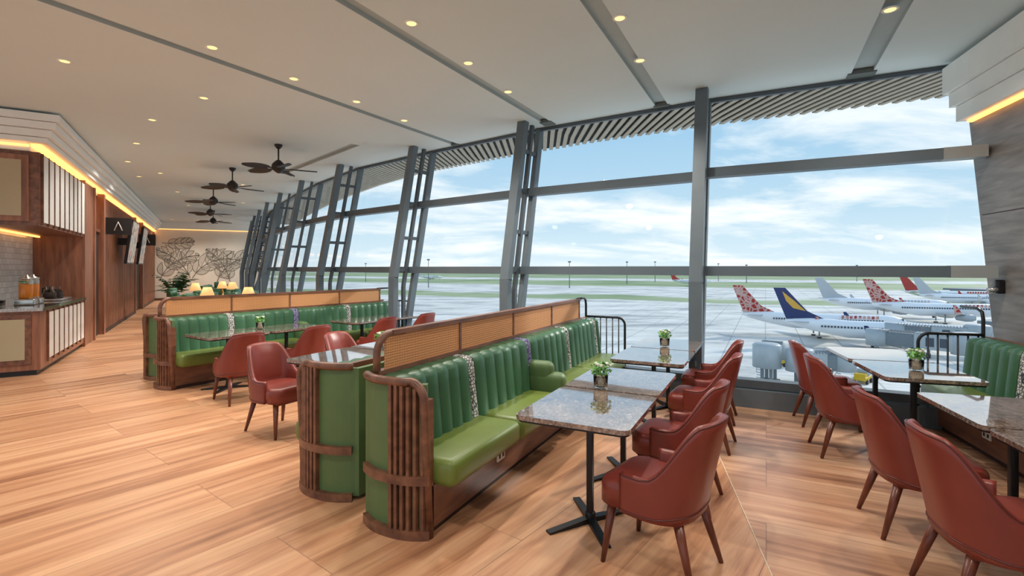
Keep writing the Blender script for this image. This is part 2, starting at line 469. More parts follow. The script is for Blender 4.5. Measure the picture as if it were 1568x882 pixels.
# ------------------------------------------------------------------ left wall frame
WL = Fr((-7.19, 7.59), -31.6)
def wl(s_, n_, z=0.0): return WL.p(s_, -n_, z)

# floor
jx = Vector((1.22, 2.0)); jd = H(14)
mb = MB()
j0 = jx-jd*6.8; j1 = jx+jd*5.3
outer = [cp(i, 0, 0.1) for i in range(len(CH))]
ptsL = [(j0.x, j0.y)] + [(j1.x, j1.y)] + [(p.x, p.y) for p in outer[2:]] + [(-19.5, 27.5), (-21.0, 24.0), (-14, 6.0), (-12, j0.y)]
ptsR = [(j0.x, j0.y), (3.0, j0.y), (outer[0].x+0.15, outer[0].y-0.05), (outer[0].x, outer[0].y), (outer[1].x, outer[1].y), (j1.x, j1.y)]
def face(mbx, pts, mat, z=0.0): mbx.add([(p[0], p[1], z) for p in pts], [tuple(range(len(pts)))], mat)
face(mb, ptsL, 'floorA'); face(mb, ptsR, 'floorB')
mb.prism([(-12, j0.y), (3.0, j0.y), (5.3, 5.1), (2.5, 6.5), (.1, 8.0), (-3.9, 11.3), (-14.2, 27.2), (-19.5, 27.5), (-21, 24), (-14, 6)], -0.35, -0.02, 'pot')
mb.beam((j0.x, j0.y, 0.001), (j1.x, j1.y, 0.001), 0.004, 0.006, (0, 0, 1), 'pebble')
mb.obj('floor')

# ceiling with slots
mb = MB()
ctop = [(cp(i, CZ, 0.03).x, cp(i, CZ, 0.03).y) for i in range(len(CH))]
poly = ctop + [(-19.8, 27.6), (-21.3, 24.0), (-14.2, 6.0), (-12, j0.y), (3.2, j0.y), (5.4, 4.9)]
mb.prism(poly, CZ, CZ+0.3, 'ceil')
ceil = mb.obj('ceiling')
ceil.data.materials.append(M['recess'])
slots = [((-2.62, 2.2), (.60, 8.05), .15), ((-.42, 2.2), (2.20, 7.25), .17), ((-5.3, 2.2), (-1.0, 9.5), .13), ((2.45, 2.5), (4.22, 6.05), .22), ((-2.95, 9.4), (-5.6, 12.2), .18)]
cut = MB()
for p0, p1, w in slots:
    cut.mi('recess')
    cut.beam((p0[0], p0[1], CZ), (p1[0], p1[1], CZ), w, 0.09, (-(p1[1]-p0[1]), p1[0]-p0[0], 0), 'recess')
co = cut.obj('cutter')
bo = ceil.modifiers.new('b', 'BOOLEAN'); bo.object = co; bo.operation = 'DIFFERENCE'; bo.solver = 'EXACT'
bpy.context.view_layer.update()
dg = bpy.context.evaluated_depsgraph_get()
nm = bpy.data.meshes.new_from_object(ceil.evaluated_get(dg)); ceil.modifiers.clear(); ceil.data = nm
bpy.data.objects.remove(co)
mb = MB()
for p0, p1, w in slots:
    d = (Vector(p1)-Vector(p0)).normalized(); e = Vector(p1)+d*.04
    q0 = e-d*.20
    mb.beam((q0.x, q0.y, CZ+.01), (e.x, e.y, CZ+.01), w*1.3, .05, (-d.y, d.x, 0), 'vent')
mb.obj('trim_ceiling_vents')

# left wall ----------------------------------------------------
def lwbox(mbx, s0, s1, n0, n1, z0, z1, mat): mbx.box((s0, -n1, z0), (s1, -n0, z1), mat)
WT = 20.6
mb = MB()
lwbox(mb, 3.36, WT, -0.35, -0.12, 0, 3.45, 'walnutv')
lwbox(mb, 3.36, 4.3, -0.12, 0.0, 0, 3.45, 'walnutv')
lwbox(mb, 4.3, 4.42, -0.12, 0.03, 0, 3.45, 'walnutv')
lwbox(mb, 5.5, 5.7, -0.12, 0.03, 0, 3.45, 'walnutv')
s_ = 5.8
while s_ < 12.0:
    lwbox(mb, s_, s_+0.07, -0.12, 0.0, 0.05, 3.4, 'walnutv'); s_ += 0.16
lwbox(mb, 12.1, 12.3, -0.12, 0.03, 0, 3.45, 'walnutv')
lwbox(mb, 14.5, 14.7, -0.12, 0.03, 0, 3.45, 'walnutv')
s_ = 14.9
while s_ < WT:
    lwbox(mb, s_, s_+0.10, -0.12, 0.0, 0.05, 3.4, 'walnutv'); s_ += 0.22
mb.obj('wall_left', WL.p(0, 0), WL.rz)
for k, (a, b) in enumerate(((4.45, 5.48), (12.32, 14.48))):
    mb = MB(); lwbox(mb, a, b, -0.115, -0.08, 0, 2.5, 'dark'); lwbox(mb, a, b, -0.115, -0.04, 2.5, 2.58, 'walnut')
    lwbox(mb, (a+b)/2-0.01, (a+b)/2+0.01, -0.08, -0.06, 0.05, 2.45, 'walnut')
    mb.obj('door_%d' % (k+1), WL.p(0, 0), WL.rz)
mb = MB(); lwbox(mb, 5.75, 12.0, 0.0, 0.02, 0, 0.09, 'dark'); lwbox(mb, 14.75, WT, 0.0, 0.02, 0, 0.09, 'dark'); mb.obj('baseboard_left', WL.p(0, 0), WL.rz)

mb = MB()
for (z0, z1, pr) in ((3.52, 3.60, 0.10), (3.60, 3.71, 0.16), (3.71, 3.82, 0.22), (3.82, 3.93, 0.27)):
    lwbox(mb, -0.05-pr, WT, -0.9, 0.02+pr, z0, z1-0.008, 'white')
    lwbox(mb, -0.05-pr, 0.6, -3.2, -0.9, z0, z1-0.008, 'white')
lwbox(mb, -0.05, WT, -0.9, -0.10, 3.40, 3.52, 'white')
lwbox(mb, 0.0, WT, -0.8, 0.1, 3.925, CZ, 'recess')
mb.obj('trim_left_cornice', WL.p(0, 0), WL.rz)
mb = MB(); lwbox(mb, 0.0, WT, -0.09, 0.02, 3.47, 3.51, 'cove'); lwbox(mb, -0.07, -0.05, -3, -0.1, 3.46, 3.49, 'cove')
lwbox(mb, 0.1, 3.2, -0.7, -0.66, 2.24, 2.27, 'cove')
mb.obj('cove_light_strip', WL.p(0, 0), WL.rz)

# buffet
mb = MB()
lwbox(mb, 0.06, 3.24, -0.76, 0.0, 0.08, 0.98, 'walnutv')
lwbox(mb, 0.06, 0.66, -3.2, -0.76, 0.08, 0.98, 'walnutv')
lwbox(mb, 0.10, 3.24, -0.7, -0.05, 0.0, 0.08, 'black')
lwbox(mb, 0.0, 3.25, -0.77, 0.04, 0.98, 1.03, 'granite')
lwbox(mb, 0.0, 0.68, -3.2, -0.77, 0.98, 1.03, 'granite')
for k in range(8):
    a = 0.45+k*0.345
    lwbox(mb, a, a+0.29, 0.0, 0.02, 0.2, 0.93, 'whitepanel')
    lwbox(mb, a-0.03, a, 0.0, 0.025, 0.15, 0.96, 'walnut')
for k in range(4):
    n1 = -0.10-k*0.72
    mb.box((0.03, -n1, 0.18), (0.06, -n1+0.62, 0.93), 'walnut')
    mb.box((0.02, -n1+0.07, 0.25), (0.035, -n1+0.55, 0.86), 'rattan2')
mb.obj('buffet_counter', WL.p(0, 0), WL.rz)
mb = MB()
lwbox(mb, 0.02, 3.25, -0.76, 0.0, 2.28, 3.40, 'walnut')
lwbox(mb, 0.02, 0.68, -3.2, -0.78, 2.28, 3.40, 'walnut')
for k in range(9):
    a = 0.12+k*0.35
    lwbox(mb, a, a+0.30, 0.0, 0.02, 2.34, 3.37, 'whitepanel')
    lwbox(mb, a-0.03, a-.012, 0.0, 0.03, 2.29, 3.39, 'walnut')
for k in range(4):
    n1 = -0.12-k*0.72
    mb.box((-0.01, -n1, 2.34), (0.02, -n1+0.62, 3.34), 'walnutv')
    mb.box((-0.02, -n1+0.08, 2.42), (-0.005, -n1+0.54, 3.26), 'rattan2')
mb.obj('wall_cabinet', WL.p(0, 0), WL.rz)
mb = MB()
lwbox(mb, 0.7, 3.25, -0.90, -0.78, 0, 2.28, 'tile')
lwbox(mb, 0.7, 0.8, -3.2, -0.90, 0, 2.28, 'tile')
mb.obj('wall_buffet_backsplash', WL.p(0, 0), WL.rz)
mb = MB(); lwbox(mb, 3.26, 3.34, -0.80, 0.02, 0.0, 3.46, 'walnutv')
mb.obj('wall_buffet_side', WL.p(0, 0), WL.rz)

def juice():
    mb = MB()
    mb.rbox((-.13, -.13, 0), (.13, .13, .10), .02, 'steel')
    mb.lathe([(.085, .10), (.09, .12), (.09, .40), (.085, .42)], (0, 0, 0), 'cglass')
    mb.lathe([(.08, .12), (.083, .13), (.083, .33), (.08, .335)], (0, 0, 0), 'juice')
    mb.lathe([(.095, .42), (.095, .44), (.03, .47), (.02, .50)], (0, 0, 0), 'steel')
    mb.tube([(.13, 0, .08), (.19, 0, .08), (.20, 0, .04)], .012, 'steel')
    return mb.mesh('juice_dispenser')
jm = juice()
for (s_, n_) in ((0.9, -0.35), (1.25, -0.35)):
    o = place(jm, 'juice_dispenser', wl(s_, n_, 1.03), WL.rz)
mb = MB()
mb.lathe([(.09, 0), (.10, .01), (.095, .1), (.05, .17), (.05, .2), (.055, .22)], (0, 0, 0), 'cglass')
mb.lathe([(.085, .01), (.09, .02), (.085, .09), (.07, .11)], (0, 0, 0), 'dark')
mb.tube([(.05, 0, .2), (.13, 0, .19), (.14, 0, .1), (.09, 0, .05)], .012, 'black')
cm = mb.mesh('coffee_pot')
for (s_, n_) in ((2.1, -0.3), (2.35, -0.25), (2.6, -0.32)): place(cm, 'coffee_pot', wl(s_, n_, 1.07), WL.rz+1)
mb = MB(); mb.rbox((-.42, -.2, 0), (.42, .2, .04), .015, 'steel'); mb.obj('coffee_warmer_tray', wl(2.35, -0.3, 1.03), WL.rz)
mb = MB()
for i in range(4):
    for j in range(3):
        mb.lathe([(.028, 0), (.034, .1), (.031, .1), (.026, .01)], (i*.08, j*.08, 0), 'cglass', 12)
mb.obj('drinking_glasses', wl(0.35, -0.55, 1.03), WL.rz)

for s_ in (5.75, 13.0):
    mb = MB()
    mb.box((-0.03, -0.55, 2.48), (0.03, -0.03, 2.90), 'black')
    mb.tube([(-.04, -.36, 2.58), (-.04, -.28, 2.8), (-.04, -.20, 2.58)], .014, 'socket', 6)
    mb.obj('hanging_sign', WL.p(s_, 0), WL.rz)
for (s0, w) in ((7.3, 1.5), (10.2, 1.3)):
    mb = MB(); mb.T = Matrix.Translation((s0, -0.28, 1.75)) @ Matrix.Rotation(math.radians(7), 4, 'X')
    mb.box((0, 0, 0), (w, 0.07, 1.25), 'black'); mb.box((.04, -0.01, .04), (w-.04, 0.005, 1.21), 'screen')
    mb.T = Matrix.Identity(4); mb.box((s0+w/2-.1, -0.25, 2.3), (s0+w/2+.1, -0.01, 2.5), 'black')
    mb.obj('display_screen', WL.p(0, 0), WL.rz)

# far wall with mural ------------------------------------------
fl = Vector(wl(WT, 0)[:2]); fr = Vector((CH[-1].x, CH[-1].y)) + vn[-1]*0.7
fd = (fr-fl); FW = fd.length; fh = math.degrees(math.atan2(fd.x, fd.y))
FF = Fr(tuple(fl), fh)
mb = MB(); mb.box((-0.3, 0, 0), (FW, 0.2, 3.6), 'mural'); mb.box((-0.3, -0.05, 3.62), (FW, 0.2, CZ), 'white')
mb.box((-0.3, -0.03, 3.60), (FW, 0.0, 3.62), 'cove')
mb.box((-0.3, -0.02, 0), (FW, 0, 0.1), 'walnut')
mb.obj('wall_far', FF.p(0, 0), FF.rz)
# mural: large palm and banana leaves, outlined leaflets with pale wash
mb = MB()
lay = [0]
def clampP(c): return (min(max(c[0], 0.06), FW-0.72), c[1], min(max(c[2], 0.3), 3.5))
def frond(x0, z0, ang, L, bend, nl=9, wl_=0.5, wid=.09):
    pts = []; x, z, a = x0, z0, ang
    for i in range(17):
        pts.append(clampP((x, -0.016, z))); x += math.cos(a)*L/16; z += math.sin(a)*L/16; a += bend/16
    mb.tube(pts, 0.018, 'muralline', 4)
    for k in range(1, nl+1):
        i = int(k*15/nl); p = pts[i]; q = pts[min(i+1, 16)]
        a0 = math.atan2(q[2]-p[2], q[0]-p[0]); ll = wl_*math.sin(pi*(0.15+0.8*k/nl))
        for sgn in (-1, 1):
            lp = []; lq = []
            for j in range(9):
                f = j/8; aa = a0+sgn*(1.0-0.5*f)
                lx = p[0]+math.cos(aa)*ll*f; lz = p[2]+math.sin(aa)*ll*f; w = wid*math.sin(pi*f)
                lp.append(clampP((lx-math.sin(aa)*w, -0.015, lz+math.cos(aa)*w))); lq.append(clampP((lx+math.sin(aa)*w, -0.015, lz-math.cos(aa)*w)))
            yy = -.004-.0004*lay[0]; lay[0] = (lay[0]+1) % 14
            poly_ = [(c[0], yy, c[2]) for c in lp]+[(c[0], yy, c[2]) for c in lq[::-1][1:-1]]
            mb.add(poly_, [tuple(range(len(poly_)))], 'muralfill')
            for P in (lp, lq): mb.tube(P, 0.010, 'muralline', 4)
frond(0.2, 1.0, 1.25, 2.3, -1.3, 6, .85, .12); frond(1.5, 1.1, 1.9, 2.2, 1.0, 6, .8, .11); frond(1.6, 1.1, 1.1, 2.6, -1.5, 7, .95, .13)
frond(2.7, 0.9, 1.25, 2.3, -1.2, 6, .85, .12); frond(3.3, 0.8, 1.7, 2.2, .9, 6, .75, .11); frond(0.3, 2.9, -.1, 1.4, .4, 5, .55, .09)
mb.obj('leaf_mural', FF.p(0, 0), FF.rz)

# right wall ----------------------------------------------------
RW = Fr((CH[0].x, CH[0].y), 17.5)
def rr(i, z): q = cp(0, z); d = Vector((q.x, q.y))-RW.o; return d.dot(RW.a)
mb = MB()
prof = [(-9.0, 0), (rr(0, 0), 0), (rr(0, CZ)-0.0, CZ), (-9.0, CZ)]
vs = [(a, -0.03, z) for a, z in prof]+[(a, -0.25, z) for a, z in prof]
mb.add(vs, [(0, 1, 2, 3), (7, 6, 5, 4), (0, 4, 5, 1), (1, 5, 6, 2), (2, 6, 7, 3), (3, 7, 4, 0)], 'greywood')
for k in range(6):
    mb.box((-0.9-1.2*k, -0.035, 0), (-0.892-1.2*k, -0.026, 3.3), 'dark')
mb.box((-9, -0.035, 2.2), (rr(0, 2.2)-.05, -0.026, 2.208), 'dark')
mb.obj('wall_right', RW.p(0, 0), RW.rz)
mb = MB()
for (z0, z1, pr) in ((3.27, 3.44, 0.10), (3.44, 3.60, 0.15), (3.60, 3.90, 0.20)):
    mb.box((-9, -0.03, z0), (rr(0, z0)-0.02, pr, z1-0.006), 'white')
mb.box((-9, -0.03, 3.89), (rr(0, 3.8), 0.1, CZ), 'recess')
mb.obj('trim_right_cornice', RW.p(0, 0), RW.rz)
mb = MB(); mb.box((-9, -0.02, 3.24), (rr(0, 3.24)-.08, 0.03, 3.262), 'cove'); mb.obj('cove_light_strip', RW.p(0, 0), RW.rz)
mb = MB(); mb.rbox((-.03, 0, -.07), (.03, .07, .07), .015, 'metal'); mb.tube([(0, .03, -.02), (0, .13, -.04)], .03, 'steel', 12)
mb.obj('security_camera', RW.p(-0.22, -0.03, 1.45), RW.rz)

# ------------------------------------------------------------------ banquette
def channels(mb, x0, x1, n, z0, z1, yf, yb, mat='back'):
    w = (x1-x0)/n
    rows = [(z0, 0), (z0+.1, 0), (z1-.12, 0), (z1-.05, 0.0), (z1-.018, .014), (z1-.003, .04), (z1, .08), (z1, yb-yf)]
    for c in range(n):
        vs = []; fs = []; K = 9
        for (z, off) in rows:
            for k in range(K):
                f = k/(K-1); bul = 0.024*(math.sin(pi*f)**0.6)*(1-min(1, off/.09))
                y = yf+off-bul-0.05*(1-(z-z0)/(z1-z0))
                vs.append((x0+w*(c+f), y, z+0.008*math.sin(pi*f) if off > 0.01 else z))
        for r in range(len(rows)-1):
            for k in range(K-1): fs.append((r*K+k, r*K+k+1, (r+1)*K+k+1, (r+1)*K+k))
        mb.add(vs, fs, mat, True)

def end_curve(x0, yf, yb, bul, sx, n=18):
    out = []
    for i in range(n+1):
        t = i/n; out.append((x0+sx*bul*(1-abs(2*t-1)**2.4), yf+(yb-yf)*t))
    return out

def banquette(screen=True, near='slat', far='rail', L=4.25, base_y=0.47):
    mb = MB()
    mb.box((0.03, 0.0, 0.05), (L, base_y, 0.31), 'walnut')
    mb.box((0.05, 0.03, 0.0), (L-.02, base_y-.02, 0.05), 'dark')
    for x in (0.86, 1.95, 3.0): mb.rbox((x, -0.012, .17), (x+.12, 0.0, .24), .004, 'socket'); mb.box((x+.02, -.014, .19), (x+.045, -.011, .22), 'black'); mb.box((x+.075, -.014, .19), (x+.1, -.011, .22), 'black')
    xs = [0.05, 1.0, 1.93]; xs2 = [2.10, 3.15, L]
    for a, b in ((xs[0], xs[1]), (xs[1], xs[2]), (xs2[0], xs2[1]), (xs2[1], xs2[2])):
        mb.rbox((a+.003, -0.15, 0.30), (b-.003, 0.30, 0.475), 0.055, 'seat', 4)
    mb.rbox((1.935, -0.12, 0.30), (2.095, 0.30, 0.64), 0.07, 'endgreen', 4)
    mb.rbox((1.94, 0.0, 0.5), (2.09, 0.32, 0.74), 0.07, 'endgreen', 4)
    zb0, zb1 = 0.46, 0.94; yf, yb = 0.26, 0.41
    st = [0.86, 1.93, 3.0, 4.05]
    cur = 0.06
    for i, s0 in enumerate(st):
        channels(mb, cur, s0, 6, zb0, zb1, yf, yb)
        channels(mb, s0, s0+.10, 1, zb0, zb1, yf+.01, yb, 'pat' if i != 1 else 'pat2'); cur = s0+.10
    channels(mb, cur, L, 1, zb0, zb1, yf, yb)
    mb.box((0.06, yb-.12, 0.3), (L, yb, zb1-.03), 'back')
    mb.box((0.04, yb, 0.0), (L, yb+.04, 0.955), 'walnut')
    if screen:
        y0, y1 = yb-.005, yb+.035
        mb.box((0.02, y0-.01, .945), (3.95, y1+.01, .975), 'walnut')
        mb.box((0.16, y0-.012, 1.195), (3.95, y1+.012, 1.225), 'walnut')
        mb.box((0.10, y0+.006, .97), (3.93, y0+.020, 1.20), 'rattan')
        for x in (0.98, 1.95, 2.95, 3.92):
            mb.box((x, y0-.003, .97), (x+.025, y1, 1.20), 'walnut')
        arc = [(0.16-.13*math.sin(a), (y0+y1)/2, 1.075+.13*math.cos(a)) for a in [i*pi/2/8 for i in range(9)]]
        mb.tube([(0.3, (y0+y1)/2, 1.205)]+arc+[(0.03, (y0+y1)/2, 0.9)], .026, 'walnut', 8)
    if near == 'slat':
        yb2 = 0.50
        cv = end_curve(0.02, 0.0, yb2, 0.075, -1)
        inner = [(x+.035, y) for x, y in cv]
        tail = [(0.05, yb2+.012), (0.12, yb2+.016), (0.45, yb2+.016)]
        mb.strip(inner[1:]+tail, 0.045, 0.03, 0.93, 'endgreen', False)
        nn = len(cv)
        for t in (0.06, 0.14, 0.22, 0.30, 0.38, 0.46):
            i = t*(nn-1); k = int(i); f = i-k
            x = cv[k][0]*(1-f)+cv[k+1][0]*f; y = cv[k][1]*(1-f)+cv[k+1][1]*f
            mb.box((x-.022, y-.011, 0.03), (x+.012, y+.011, .90+ .03*min(1, t*3)), 'walnut')
        mb.strip([(x-.004, y) for x, y in cv], 0.045, 0.0, 0.055, 'walnut')
        mb.strip([(x-.006, y) for x, y in cv], 0.042, 0.33, 0.385, 'walnut')
        path = [(cv[i][0], cv[i][1], 0.945) for i in range(nn-1, 4, -1)]
        r = .11; xk = cv[3][0]
        for a in [i*pi/2/7 for i in range(8)]:
            path.append((xk+.01, 0.015+r-r*math.sin(a), .945-r+r*math.cos(a)))
        path.append((xk+.03, .015, .5)); path.append((0.03, .012, 0.0))
        mb.tube(path, .028, 'walnut', 8)
        mb.box((0.0, 0.0, 0.0), (.06, .045, .84), 'walnut')
    def railend(x):
        r = .016
        top = []
        for a in [i*pi/2/8 for i in range(9)]: top.append((x, -.02-.10*math.sin(a), .86+.10*math.cos(a)))
        mb.tube([(x, yb+.02, .96)]+top+[(x, -.12, 0)], r, 'metal', 8)
        mb.tube([(x, yb+.02, .40), (x, -.12, .40)], r*.8, 'metal', 8)
        for k in range(6): y = yb-.02-k*.085; mb.tube([(x, y, .0), (x, y, .955)], .009, 'metal', 6)
        mb.tube([(x, yb+.02, 0), (x, yb+.02, 1.12), (x-.02, yb+.02, 1.19), (x-.10, yb+.02, 1.22), (x-.4, yb+.02, 1.22)], r, 'metal', 8)
    if far == 'rail': railend(L+.03)
    if near == 'rail': railend(-.03)
    return mb

SF = Fr((-.506, 3.0), 26.8)
SF2 = Fr((-4.55, 6.66), 34.0)
m1 = banquette(True).mesh('banquette_sofa')
m2 = banquette(False, far='none').mesh('banquette_sofa_plain')
def mirror_mesh(me, W):
    me = me.copy()
    for v in me.vertices: v.co.y = W-v.co.y
    me.flip_normals(); return me
m2m = mirror_mesh(m2, 1.28)
for fr_ in (SF, SF2):
    place(m1, 'banquette_sofa', fr_.p(0, 0), fr_.rz, 0)
    place(m2m, 'banquette_sofa', fr_.p(0.16, 0), fr_.rz, 0)
RF = Fr((0, 0), 17.5)
def rp(r, e, z=0): return RF.p(r, -e, z)
m3 = banquette(False, near='rail', far='none', L=4.25).mesh('banquette_sofa_wall')
o = place(m3, 'banquette_sofa', rp(6.22, 2.60), RZ(17.5+180))

# ------------------------------------------------------------------ dining table
def table_mesh(w, l):
    mb = MB()
    r = .05; poly = []
    for cx, cy, a0 in ((l/2-r, w/2-r, 0), (-l/2+r, w/2-r, pi/2), (-l/2+r, -w/2+r, pi), (l/2-r, -w/2+r, 1.5*pi)):
        for k in range(6):
            a = a0+k*pi/2/5; poly.append((cx+r*math.cos(a), cy+r*math.sin(a)))
    mb.prism(poly, .722, .75, 'granite')
    p2 = [(x*.97, y*.97) for x, y in poly]; mb.prism(p2, .708, .722, 'metal')
    mb.rbox((-.02, -.02, .03), (.02, .02, .71), .004, 'metal')
    mb.rbox((-.26, -.05, .69), (.26, .05, .71), .004, 'metal')
    for a in (0.62, -0.62):
        mb.T = Matrix.Rotation(a, 4, 'Z')
        mb.add([(-.32, -.025, 0), (-.32, .025, 0), (.32, .025, 0), (.32, -.025, 0), (-.32, -.025, .012), (-.32, .025, .012), (0, .025, .035), (0, -.025, .035), (.32, .025, .012), (.32, -.025, .012)],
               [(0, 1, 2, 3), (4, 7, 6, 5), (7, 9, 8, 6), (0, 4, 5, 1), (3, 2, 8, 9), (0, 3, 9, 7, 4), (1, 5, 6, 8, 2)], 'metal')
        mb.T = Matrix.Identity(4)
    mb.lathe([(.035, .0), (.035, .06), (.02, .07)], (0, 0, 0), 'metal', 12)
    return mb.mesh('dining_table')
tm = table_mesh(.70, .82)
def tables(fr_, lst):
    for a, b in lst: place(tm, 'dining_table', fr_.p(a, b), fr_.rz, .004)
tables(SF, ((.66, -.80), (1.51, -.80), (2.75, -.80), (3.6, -.80)))
tables(SF, ((1.30, 2.02), (2.15, 2.02), (3.3, 2.02)))
tables(SF2, ((.50, -.48), (1.35, -.48), (2.70, -.55), (3.55, -.55)))
for r, e in ((3.03, 2.03), (3.88, 2.03), (5.20, 2.03), (6.05, 2.03)): place(tm, 'dining_table', rp(r, e), RF.rz, .004)

# ------------------------------------------------------------------ chair
def chair_mesh():
    mb = MB()
    bm = bmesh.new(); bmesh.ops.create_cube(bm, size=1.0)
    for v in bm.verts: v.co = Vector((v.co.x*.50, v.co.y*(.50 if v.co.x > 0 else .44), v.co.z*.14))
    bmesh.ops.bevel(bm, geom=[e for e in bm.edges if abs(e.verts[0].co.z-e.verts[1].co.z) > .05], offset=.11, segments=5, profile=.5, affect='EDGES')
    bmesh.ops.bevel(bm, geom=[e for e in bm.edges if abs(e.verts[0].co.z-e.verts[1].co.z) < .001 and e.verts[0].co.z > 0 and len(e.link_faces) == 2 and e.calc_face_angle(0) > 0.5], offset=.045, segments=4, profile=.5, affect='EDGES')
    bm.verts.index_update()
    mb.add([tuple(v.co+Vector((.02, 0, .41))) for v in bm.verts], [tuple(v.index for v in f.verts) for f in bm.faces], 'red', True); bm.free()
    mb.rbox((-.20, -.20, .31), (.24, .20, .36), .03, 'redd')
    NU, NV = 40, 12; PM = math.radians(112)
    def sm(x): x = max(0, min(1, x)); return x*x*(3-2*x)
    def top(ph):
        d = abs(math.degrees(ph)); return .845-.02*(min(d, 45)/45)**2 - (.30*sm((d-38)/52))
    def pt(ph, f, off):
        zt = top(ph); z0 = .33; z = z0+(zt-z0)*f
        c, s_ = math.cos(ph), math.sin(ph)
        ex = .72
        x = -(.235-off)*math.copysign(abs(c)**ex, c); y = (.262-off)*math.copysign(abs(s_)**ex, s_)
        hh = (z-.33)/.5
        x -= .115*hh*max(0, c)**.6
        y *= 1-.10*hh*max(0, c)
        return (x, y, z)
    th = .042
    vs = []; ring = []
    for i in range(NU+1):
        ph = -PM+2*PM*i/NU
        col = [pt(ph, j/NV, 0) for j in range(NV+1)]
        o_ = col[-1]; inn = [pt(ph, j/NV, th+ .012*math.sin(pi*j/NV)) for j in range(NV, -1, -1)]
        mid = tuple((o_[k]+inn[0][k])/2 + (0.018 if k == 2 else 0) for k in range(3))
        colf = col+[mid]+inn
        ring.append(len(colf)); vs += colf
    W = ring[0]; fs = []
    for i in range(NU):
        for j in range(W-1): fs.append((i*W+j, i*W+j+1, (i+1)*W+j+1, (i+1)*W+j))
        fs.append((i*W+W-1, i*W, (i+1)*W, (i+1)*W+W-1))
    fs.append(tuple(range(W))); fs.append(tuple(NU*W+j for j in range(W))[::-1])
    mb.add(vs, fs, 'red', True)
    vs = []; fs = []; A = 12; B = 8
    for i in range(A+1):
        ph = math.radians(-46+92*i/A)
        for j in range(B+1):
            f = .30+.66*j/B; e = math.sin(pi*i/A)**.4*math.sin(pi*(j+.01)/(B+.02))**.4
            vs.append(pt(ph, f, th+.004+.026*e))
    for i in range(A):
        for j in range(B): fs.append((i*(B+1)+j, i*(B+1)+j+1, (i+1)*(B+1)+j+1, (i+1)*(B+1)+j))
    mb.add(vs, fs, 'red', True)
    mb.tube([tuple(Vector(pt(-PM+2*PM*i/NU, 1, .004))+Vector((0, 0, .006))) for i in range(NU+1)], .006, 'redd', 6)
    mb.tube([pt(-PM+2*PM*i/NU, .08, -.001) for i in range(NU+1)], .005, 'redd', 6)
    for x, y, X, Y in ((.19, .18, .235, .215), (.19, -.18, .235, -.215), (-.17, .16, -.27, .205), (-.17, -.16, -.27, -.205)):
        mb.tube([(x, y, .34), ((x+X)/2, (y+Y)/2, .17), (X, Y, 0.0)], [.027, .021, .013], 'legwood', 10)
    return mb.mesh('dining_chair')
chm = chair_mesh()
def chair(x, y, hd):
    o = place(chm, 'dining_chair', (x, y, 0), RZ(hd)); return o
def ch(fr_, a, b, side, tw=0):
    p = fr_.p(a, b); chair(p[0], p[1], fr_.hd+(-90 if side > 0 else 90)+tw)
ch(SF, .42, -1.28, 1, 14); ch(SF, 1.28, -1.24, 1, 6); ch(SF, 2.52, -1.28, 1, 4); ch(SF, 3.42, -1.26, 1, 0)
ch(SF, 1.00, 2.56, -1, 4); ch(SF, 2.0, 2.56, -1, 0)
ch(SF2, .28, -1.20, 1, 8); ch(SF2, 1.2, -1.22, 1, 0); ch(SF2, 2.5, -1.15, 1, 0); ch(SF2, 3.4, -1.15, 1, 0)
for r, e in ((2.97, 1.50), (3.75, 1.50), (5.10, 1.52), (6.0, 1.58)):
    p = rp(r, e); chair(p[0], p[1], 17.5+90)

# ------------------------------------------------------------------ flower vase
def vase_mesh():
    mb = MB()
    mb.lathe([(.030, 0), (.042, .004), (.046, .08), (.043, .08), (.039, .008)], (0, 0, 0), 'cglass', 20)
    mb.lathe([(.02, .008), (.038, .012), (.041, .06), (.02, .07)], (0, 0, 0), 'pebble', 16)
    rnd = random.Random(3)
    for k in range(150):
        a = rnd.random()*2*pi; el = rnd.random()*1.5
        d = Vector((math.cos(a)*math.cos(el), math.sin(a)*math.cos(el), math.sin(el)*.9+.15)); c = Vector((0, 0, .085))+d*rnd.uniform(.03, .075)
        t = d.orthogonal().normalized(); t = Matrix.Rotation(rnd.random()*6.28, 3, d) @ t; w = d.cross(t); L = rnd.uniform(.012, .02)
        mb.add([c-t*L, c+w*L*.5+d*.004, c+t*L+d*.008, c-w*L*.5+d*.004], [(0, 1, 2, 3)], 'leaf', True)
    for k in range(10):
        a = rnd.random()*2*pi; c = Vector((math.cos(a)*.04, math.sin(a)*.04, .135+rnd.random()*.02))
        mb.lathe([(.003, 0), (.011, .006), (.012, .012), (.004, .014)], c, 'petal', 7)
    return mb.mesh('flower_vase')
vm = vase_mesh()
def vase(p, z=.75):
    o = place(vm, 'flower_vase', (p[0], p[1], z)); o.scale = (1.2, 1.2, 1.15)
vase(SF.p(1.16, -.72)); vase(SF.p(3.37, -.80)); vase(SF.p(1.80, 1.95)); vase(SF2.p(.99, -.40)); vase(rp(5.20, 2.05)); vase(rp(3.4, 2.05))

